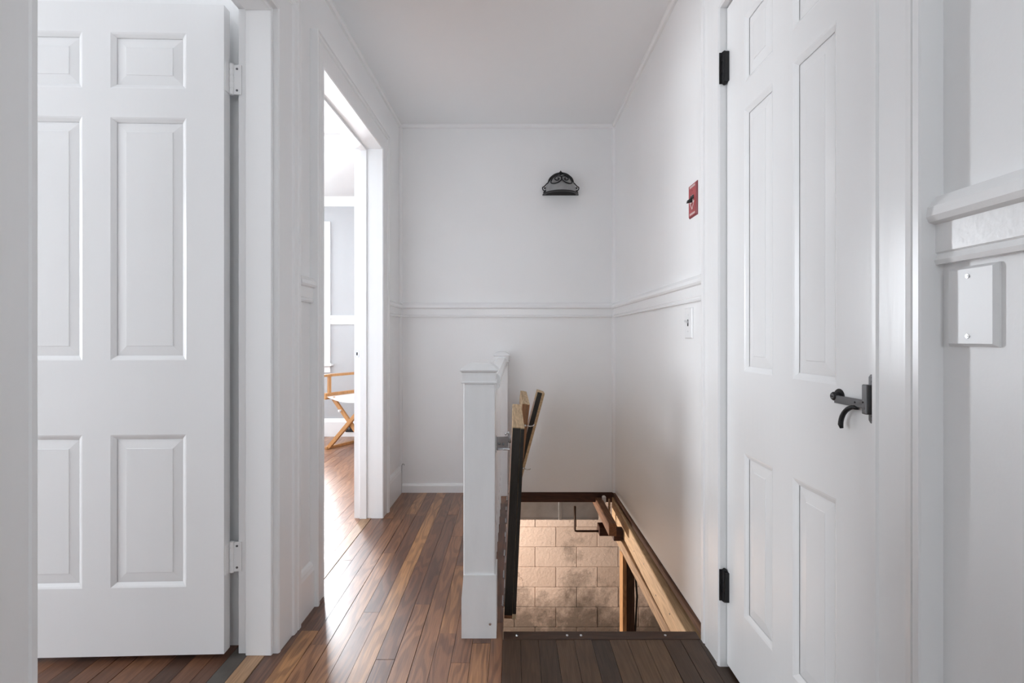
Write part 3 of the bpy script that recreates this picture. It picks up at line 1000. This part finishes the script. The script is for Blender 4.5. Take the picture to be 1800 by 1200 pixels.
# hand rail and bottom shoe
RX0, RX1 = -0.098, -0.046
m = MB()
m.sweep([(RX0, 0.795), (RX1, 0.795), (RX1, 0.812), (RX1 + 0.006, 0.820), (RX1 + 0.006, 0.835), (RX1 - 0.004, 0.848), (RX0 + 0.004, 0.848), (RX0 - 0.006, 0.835), (RX0 - 0.006, 0.820), (RX0, 0.812)],
        lambda a, b: (a, NY + 0.048, b), lambda a, b: (a + 0.008, YB - 0.08, b))
m.build('hand_rail', 'trim_paint', bal)
nb = 11
for k in range(nb):
    y = NY + 0.05 + (k + 1) * (YB - 0.08 - NY - 0.05) / (nb + 1)
    x = -0.080 + 0.004 * k / nb
    m = MB().frustum(x, y, [(0.0115, 0.0115, 0.0), (0.0115, 0.0115, 0.16), (0.009, 0.009, 0.18), (0.009, 0.009, 0.796)])
    m.build('baluster', 'trim_paint', bal)

# chrome gate latch between newel and hatch leaf
gl = thing('gate_latch', (-0.05, 1.665, 0.58), 'small bright steel latch between newel post and raised hatch leaf', 'latch')
m = MB()
m.box(-0.0545, -0.012, 1.664, 1.668, 0.585, 0.632, 0.001)
m.box(-0.0555, -0.0525, 1.640, 1.668, 0.582, 0.636, 0.001)
m.build('plate', 'steel', gl)
m = MB()
m.tube([(-0.05, 1.660, 0.590), (-0.008, 1.660, 0.590)], 0.0035, 8)
m.tube([(-0.024, 1.660, 0.640), (-0.012, 1.660, 0.650), (-0.008, 1.660, 0.630), (-0.008, 1.660, 0.612)], 0.0045, 8)
m.build('bolt', 'steel', gl, smooth=True)
m = MB()
for x, z in ((-0.044, 0.608), (-0.030, 0.606)):
    m.lathe(x, 1.664, [(0.0, -0.003), (0.004, -0.002), (0.005, 0.0)], 10, 'Y', z)
m.build('screw', 'grey_iron', gl)


# ------------------------------------------------------------------ raised hatch leaves
def leaf(y0, y1, tilt, base_x, hgt, t1, t2, edge_mat, label, hinges=3, second='batten_wood', z0=-0.006, black_from=0.0):
    """a leaf of the floor hatch standing on its hinge edge: floorboards on the left face, plywood on the right."""
    e = thing('hatch_leaf', (base_x, (y0 + y1) / 2, max(z0, 0)), label, 'hatch', 'raised leaves of the floor hatch')
    ct, st = math.cos(tilt), math.sin(tilt)

    def xf(p):
        return (base_x + p[0] * ct + (p[2] - z0) * st, p[1], z0 + (p[2] - z0) * ct - p[0] * st)
    n = int(round((hgt - z0) / 0.0572))
    hh = (hgt - z0) / n
    for k in range(n):
        m = MB().box(0.0, t1, y0 + 0.004, y1, z0 + k * hh + 0.0006, z0 + (k + 1) * hh - 0.0006, 0.001)
        m.build('floorboard', 'oak_floor' if k < n - 1 else 'raw_plywood', e, xf)
    m = MB().box(t1, t1 + t2, y0 + 0.004, y1, z0, hgt - 0.002)
    m.build('plywood', 'raw_plywood', e, xf)
    # painted near edge
    m = MB().box(0.0, t1 - 0.0006, y0, y0 + 0.004, z0 + 0.015, hgt - 0.004)
    m.build('edge_strip', edge_mat, e, xf)
    m = MB().box(t1 + 0.0006, t1 + t2, y0, y0 + 0.004, z0 + 0.02, hgt - 0.006)
    m.build('edge_batten', second, e, xf)
    for k in range(hinges):
        yy = y0 + (k + 0.5) * (y1 - y0) / hinges
        m = MB().box(-0.004, 0.0, yy - 0.03, yy + 0.03, 0.002, 0.07, 0.001)
        m.tube([(-0.006, yy - 0.03, 0.006), (-0.006, yy + 0.03, 0.006)], 0.0045, 8)
        m.build('hinge', 'steel', e, xf)
    return e, xf


la, xa = leaf(1.680, 2.262, math.radians(2.6), -0.028, 0.663, 0.028, 0.013, 'black_board', 'raised hatch leaf nearest the latch, with a wide black front edge', second='black_board')
lb, xb = leaf(2.275, 2.815, math.radians(6.6), -0.028, 0.668, 0.022, 0.013, 'batten_wood', 'raised hatch leaf standing behind the wide black-edged one')
lc, xc = leaf(2.826, 2.955, math.radians(15.1), -0.027, 0.680, 0.027, 0.015, 'black_board', 'narrow hatch leaf leaning furthest towards the stair opening', hinges=1, second='raw_plywood')
# hooks on the right faces
for e, xf, y, z, t in ((lb, xb, 2.272, 0.565, 0.035), (lc, xc, 2.822, 0.225, 0.044)):
    m = MB()
    m.tube([(t - 0.02, y, z), (t, y - 0.005, z + 0.001), (t + 0.012, y - 0.006, z), (t + 0.026, y - 0.006, z + 0.004), (t + 0.032, y - 0.006, z + 0.012)], 0.0028, 8)
    m.lathe(t - 0.012, y, [(0.0, -0.006), (0.006, -0.005), (0.007, 0.0)], 10, 'Y', z)
    m.build('hook', 'steel', e, xf, smooth=True)

# ------------------------------------------------------------------ wall sconce
SX, SZ = 0.304, 1.862
sc = thing('wall_sconce', (SX, YB, SZ), 'black wrought-iron half-dome wall sconce with scrolls on the end wall', 'lamp')
RX, RY, RZ = 0.100, 0.095, 0.118
m = MB()
NA, NB = 20, 8
rings = []
for j in range(NB + 1):
    ph = (math.pi / 2) * j / NB * 0.985
    ring = []
    for i in range(NA + 1):
        a = math.pi * i / NA
        ring.append(m.bm.verts.new((SX - RX * math.cos(a) * math.cos(ph), YB - 0.002 - RY * math.sin(a) * math.cos(ph), SZ + 0.008 + RZ * math.sin(ph))))
    rings.append(ring)
for a, b in zip(rings, rings[1:]):
    for i in range(NA):
        m.bm.faces.new((a[i], a[i + 1], b[i + 1], b[i]))
m.build('glass_shade', 'frosted_glass', sc, smooth=True)


def dome(a, h, out=0.004):
    """2-D point on the sconce's face -> point just in front of the dome"""
    q = 1 - (a / (RX + 0.004)) ** 2 - (max(h, 0) / (RZ + 0.006)) ** 2
    return (SX + a, YB - 0.006 - RY * math.sqrt(max(q, 0.0)) - out, SZ + 0.006 + h)


def curve2(pts, n=5):
    """Catmull-Rom through 2-D points"""
    out = []
    P = [pts[0]] + list(pts) + [pts[-1]]
    for i in range(1, len(P) - 2):
        for k in range(n):
            t = k / n
            r = []
            for c in range(2):
                p0, p1, p2, p3 = P[i - 1][c], P[i][c], P[i + 1][c], P[i + 2][c]
                r.append(0.5 * (2 * p1 + (p2 - p0) * t + (2 * p0 - 5 * p1 + 4 * p2 - p3) * t * t + (3 * p1 - p0 - 3 * p2 + p3) * t ** 3))
            out.append(tuple(r))
    out.append(pts[-1])
    return out


def px(x, y):
    return ((x - 735) * 0.000262, (850 - y) * 0.000262)


scroll = [px(640, 548), px(672, 558), px(660, 592), px(612, 602), px(576, 562), px(592, 508), px(650, 480), px(715, 492), px(742, 540), px(722, 600),
          px(650, 662), px(560, 682), px(492, 652), px(496, 590), px(540, 505), px(600, 448), px(690, 412)]
side = [px(352, 716), px(350, 686), px(378, 692), px(384, 730), px(352, 756), px(312, 730), px(306, 676), px(340, 655), px(400, 590), px(430, 565)]
side2 = [px(330, 830), px(420, 745), px(450, 660), px(450, 590), px(480, 500), px(560, 430), px(640, 395), px(735, 385)]
for s in (1, -1):
    m = MB()
    m.tube([dome(s * a, h) for a, h in curve2(scroll)], 0.0038, 6)
    m.build('face_scroll', 'black_iron', sc, smooth=True)
    m = MB()
    m.tube([(SX + s * a, YB - 0.022, SZ + h) for a, h in curve2(side)], 0.0034, 6)
    m.tube([(SX + s * a * 1.0, YB - 0.024 - 0.02 * (1 - abs(a) / 0.11), SZ + 0.004 + h) for a, h in curve2(side2)], 0.0072, 6)
    m.build('side_scroll', 'black_iron', sc, smooth=True)
m = MB()
pa = [(SX - (RX + 0.013) * math.cos(math.pi * i / 24), YB - 0.004 - (RY + 0.012) * math.sin(math.pi * i / 24)) for i in range(25)]
pb_ = [(SX - (RX - 0.004) * math.cos(math.pi * i / 24), YB - 0.004 - (RY - 0.004) * math.sin(math.pi * i / 24)) for i in range(25)]
for i in range(24):
    m.hexa([(pa[i][0], pa[i][1], SZ), (pa[i + 1][0], pa[i + 1][1], SZ), (pb_[i + 1][0], pb_[i + 1][1], SZ), (pb_[i][0], pb_[i][1], SZ),
            (pa[i][0], pa[i][1], SZ + 0.006), (pa[i + 1][0], pa[i + 1][1], SZ + 0.006), (pb_[i + 1][0], pb_[i + 1][1], SZ + 0.006), (pb_[i][0], pb_[i][1], SZ + 0.006)])
m.build('rim', 'black_iron', sc)
m = MB()
vs = [m.bm.verts.new((x, y, SZ + 0.0005)) for x, y in pb_]
vt = [m.bm.verts.new((x, y, SZ + 0.006)) for x, y in pb_]
m.bm.faces.new(vs)
m.bm.faces.new(vt[::-1])
for i in range(25):
    j = (i + 1) % 25
    m.bm.faces.new((vs[i], vs[j], vt[j], vt[i]))
m.build('bottom_plate', 'black_gap', sc)
m = MB()
m.lathe(SX, YB - 0.022, [(0.012, 0.112), (0.006, 0.122), (0.0085, 0.130), (0.0045, 0.134), (0.0095, 0.140), (0.003, 0.147), (0.0, 0.152)], 8, cz=SZ)
m.build('finial', 'black_iron', sc)

wr = [(-0.690, YB - 0.022, 0.0015), (-0.690, YB - 0.020, 0.10), (-0.688, YB - 0.020, 0.172), (-0.682, YB - 0.022, 0.184), (-0.674, YB - 0.024, 0.182), (-0.672, YB - 0.024, 0.174)]
tag(MB().tube(wr, 0.0016, 6).build('wire', 'grey_iron', smooth=True), 'thin grey wire curling up at the left baseboard end', 'wire')

# ------------------------------------------------------------------ switches and plates on the right wall


def wall_plate(name, yc, zc, wy, hz, mat, edge_mat, label, cat, thick=0.006):
    e = thing(name, (XR, yc, zc - hz / 2), label, cat)
    m = MB()
    x0, x1 = XR, XR - thick
    b = 0.0042
    o = [(yc - wy / 2, zc - hz / 2), (yc + wy / 2, zc - hz / 2), (yc + wy / 2, zc + hz / 2), (yc - wy / 2, zc + hz / 2)]
    i_ = [(yc - wy / 2 + b, zc - hz / 2 + b), (yc + wy / 2 - b, zc - hz / 2 + b), (yc + wy / 2 - b, zc + hz / 2 - b), (yc - wy / 2 + b, zc + hz / 2 - b)]
    vo = [m.bm.verts.new((x0, *p)) for p in o]
    v1 = [m.bm.verts.new((x0 - thick * 0.35, *p)) for p in o]
    vi = [m.bm.verts.new((x1, *p)) for p in i_]
    for a, c in ((vo, v1), (v1, vi)):
        for k in range(4):
            l = (k + 1) % 4
            m.bm.faces.new((a[k], a[l], c[l], c[k]))
    m.bm.faces.new(vo[::-1])
    m.bm.faces.new(vi)
    pl = m.build('plate', edge_mat, e)
    if edge_mat != mat:
        m = MB()
        m.box(x1 - 0.0004, x1 + 0.001, i_[0][0], i_[1][0], i_[0][1], i_[2][1])
        m.build('plate_face', mat, e)
    return e, x1


def screw_x(e, x, y, z, mat='steel', r=0.0034):
    m = MB().lathe(x, y, [(0.0, -0.0012), (r * 0.8, -0.0011), (r, 0.0004)], 12, 'X', z)
    m.build('screw', mat, e)


# red burner switch
e, x = wall_plate('emergency_switch', 1.714, 1.460, 0.075, 0.118, 'red_plate_paint', 'red_edge_paint', 'red emergency switch plate with black toggle and white arrow', 'switch')
m = MB().hexa([(x - 0.001, 1.708, 1.452), (x - 0.020, 1.709, 1.448), (x - 0.020, 1.719, 1.448), (x - 0.001, 1.720, 1.452),
               (x - 0.001, 1.708, 1.470), (x - 0.018, 1.709, 1.458), (x - 0.018, 1.719, 1.458), (x - 0.001, 1.720, 1.470)], 0.0015)
m.build('toggle', 'black_plastic', e)
MB().box(x - 0.003, x, 1.698, 1.730, 1.462, 1.476, 0.002).build('toggle_guard', 'black_plastic', e)
# white arrow around the toggle
m = MB()
xa_ = x - 0.0012
prof = [(1.7035, 1.478), (1.7095, 1.478), (1.7095, 1.449), (1.699, 1.449), (1.714, 1.430), (1.729, 1.449), (1.7185, 1.449), (1.7185, 1.478), (1.7245, 1.478), (1.7245, 1.455), (1.7365, 1.455), (1.714, 1.424), (1.6915, 1.455), (1.7035, 1.455)]
a_ = [m.bm.verts.new((xa_, y, z)) for y, z in prof]
b_ = [m.bm.verts.new((xa_ + 0.0006, y, z)) for y, z in prof]
m.bm.faces.new(a_)
m.bm.faces.new(b_[::-1])
for i in range(len(prof)):
    j = (i + 1) % len(prof)
    m.bm.faces.new((a_[i], a_[j], b_[j], b_[i]))
m.build('arrow', 'red_print', e)
for zz in (1.508, 1.412):     # worn, unreadable print lines
    m = MB()
    y = 1.688
    while y < 1.738:
        m.box(x - 0.001, x - 0.0002, y, y + 0.0028, zz - 0.0035, zz + 0.0035)
        y += 0.0046
    m.build('print_line', 'red_print', e)
screw_x(e, x, 1.714, 1.494, 'red_edge_paint')
screw_x(e, x, 1.714, 1.426, 'red_edge_paint')

# white toggle switch
e, x = wall_plate('light_switch', 1.757, 1.025, 0.073, 0.112, 'white_plastic', 'white_plastic', 'white toggle light switch below the chair rail', 'switch')
m = MB().box(x - 0.0006, x, 1.7525, 1.7615, 1.014, 1.038)
m.build('toggle_slot', 'black_gap', e)
m = MB().hexa([(x, 1.754, 1.024), (x - 0.014, 1.7545, 1.030), (x - 0.014, 1.7595, 1.030), (x, 1.760, 1.024),
               (x, 1.754, 1.034), (x - 0.013, 1.7545, 1.037), (x - 0.013, 1.7595, 1.037), (x, 1.760, 1.034)], 0.001)
m.build('toggle', 'white_plastic', e)
for zz in (1.055, 0.995):
    screw_x(e, x, 1.757, zz, 'white_plastic')

# blank cover plate close to the camera
e, x = wall_plate('blank_cover_plate', 0.6735, 1.018, 0.073, 0.113, 'white_plastic', 'white_plastic', 'white blank cover plate under the chair rail, close by on the right', 'cover plate', thick=0.008)
for zz in (1.060, 0.976):
    m = MB().lathe(x, 0.676, [(0.0, -0.0012), (0.0028, -0.0011), (0.0034, 0.0004)], 12, 'X', zz)
    s = m.build('screw', 'steel', e)
    MB().box(x - 0.0016, x - 0.0011, 0.6735, 0.6785, zz - 0.0004, zz + 0.0004).build('slot', 'black_gap', s)

# ------------------------------------------------------------------ bedroom furniture: folding director's chair
CX, CY, CA = -1.29, 4.24, math.radians(-30)
ch = thing('folding_chair', (CX, CY, 0), 'light wooden folding chair with a white canvas seat in the bedroom', 'chair')


def cf(p):
    c, s = math.cos(CA), math.sin(CA)
    return (CX + p[0] * c - p[1] * s, CY + p[0] * s + p[1] * c, p[2])


def plank(p, q, w, t, name, up=Vector((0, 1, 0))):
    """flat bar from p to q, w wide along 'up', t thick"""
    p, q = Vector(p), Vector(q)
    d = (q - p).normalized()
    u = up - d * up.dot(d)
    u.normalize()
    n = d.cross(u)
    m = MB()
    m.hexa([p - u * w / 2 - n * t / 2, p + u * w / 2 - n * t / 2, p + u * w / 2 + n * t / 2, p - u * w / 2 + n * t / 2,
            q - u * w / 2 - n * t / 2, q + u * w / 2 - n * t / 2, q + u * w / 2 + n * t / 2, q - u * w / 2 + n * t / 2], 0.003)
    return m.build(name, 'chair_wood', ch, cf)


for y, dy in ((-0.17, -0.012), (0.17, 0.012)):
    plank((-0.25, y + dy, 0.012), (0.22, y + dy, 0.445), 0.022, 0.036, 'leg')
    plank((0.25, y - dy, 0.012), (-0.22, y - dy, 0.445), 0.022, 0.036, 'leg')
for s in (-1, 1):
    plank((s * 0.25, -0.21, 0.012), (s * 0.25, 0.21, 0.012), 0.024, 0.024, 'foot_rail', Vector((0, 0, 1)))
    plank((s * 0.265, -0.21, 0.462), (s * 0.265, 0.21, 0.462), 0.05, 0.028, 'seat_rail', Vector((0, 0, 1)))
    plank((s * 0.265, -0.235, 0.640), (s * 0.265, 0.23, 0.640), 0.022, 0.05, 'arm_rest', Vector((0, 0, 1)))
    plank((s * 0.265, -0.16, 0.485), (s * 0.265, -0.16, 0.632), 0.03, 0.022, 'arm_post')
    plank((s * 0.265, 0.17, 0.485), (s * 0.265, 0.17, 0.86), 0.03, 0.022, 'back_post')
    m = MB().lathe(s * 0.245, 0, [(0.012, -0.225), (0.014, -0.22), (0.014, 0.21), (0.012, 0.215)], 12, 'Y', 0.448)
    m.build('seat_dowel', 'chair_wood', ch, cf)
    m = MB().lathe(s * -0.105, -0.195, [(0.010, 0), (0.010, 0.02)], 10, 'Y', 0.345)
    m.build('pivot', 'canvas', ch, cf)
plank((-0.23, 0.17, 0.03), (0.23, 0.17, 0.03), 0.02, 0.02, 'stretcher')
m = MB()
n = 12
top, bot = [], []
for i in range(n + 1):
    u = -0.25 + 0.5 * i / n
    z = 0.462 - 0.035 * (1 - (u / 0.25) ** 2)
    top.append((u, z))
    bot.append((u, z - 0.004))
m.sweep(top + bot[::-1], lambda a, b: (a, -0.205, b), lambda a, b: (a, 0.20, b))
m.build('canvas_seat', 'canvas', ch, cf)
m = MB()
m.sweep([(-0.265 + 0.53 * i / n, 0.186 + 0.03 * math.sin(math.pi * i / n)) for i in range(n + 1)] + [(0.265 - 0.53 * i / n, 0.190 + 0.03 * math.sin(math.pi * (n - i) / n)) for i in range(n + 1)],
        lambda a, b: (a, b, 0.69), lambda a, b: (a, b, 0.85))
m.build('canvas_back', 'canvas', ch, cf)

# black floor outlet on the bedroom baseboard
ot = thing('wall_outlet', (-1.565, BY - 0.018, 0.045), 'small black outlet on the bedroom baseboard behind the folding chair', 'outlet')
MB().box(-1.63, -1.505, BY - 0.026, BY - 0.018, 0.045, 0.122, 0.003).build('plate', 'black_plastic', ot)
for xx in (-1.595, -1.54):
    MB().lathe(xx, BY - 0.026, [(0.0, -0.002), (0.012, -0.002), (0.014, 0)], 12, 'Y', 0.083).build('socket', 'grey_iron', ot)

# ground outside the windows
struct(MB().box(-12, 8, -14, 18, ZB - 0.5, ZB - 0.3).build('ground', 'grass'), 'grass outside the house', 'ground')
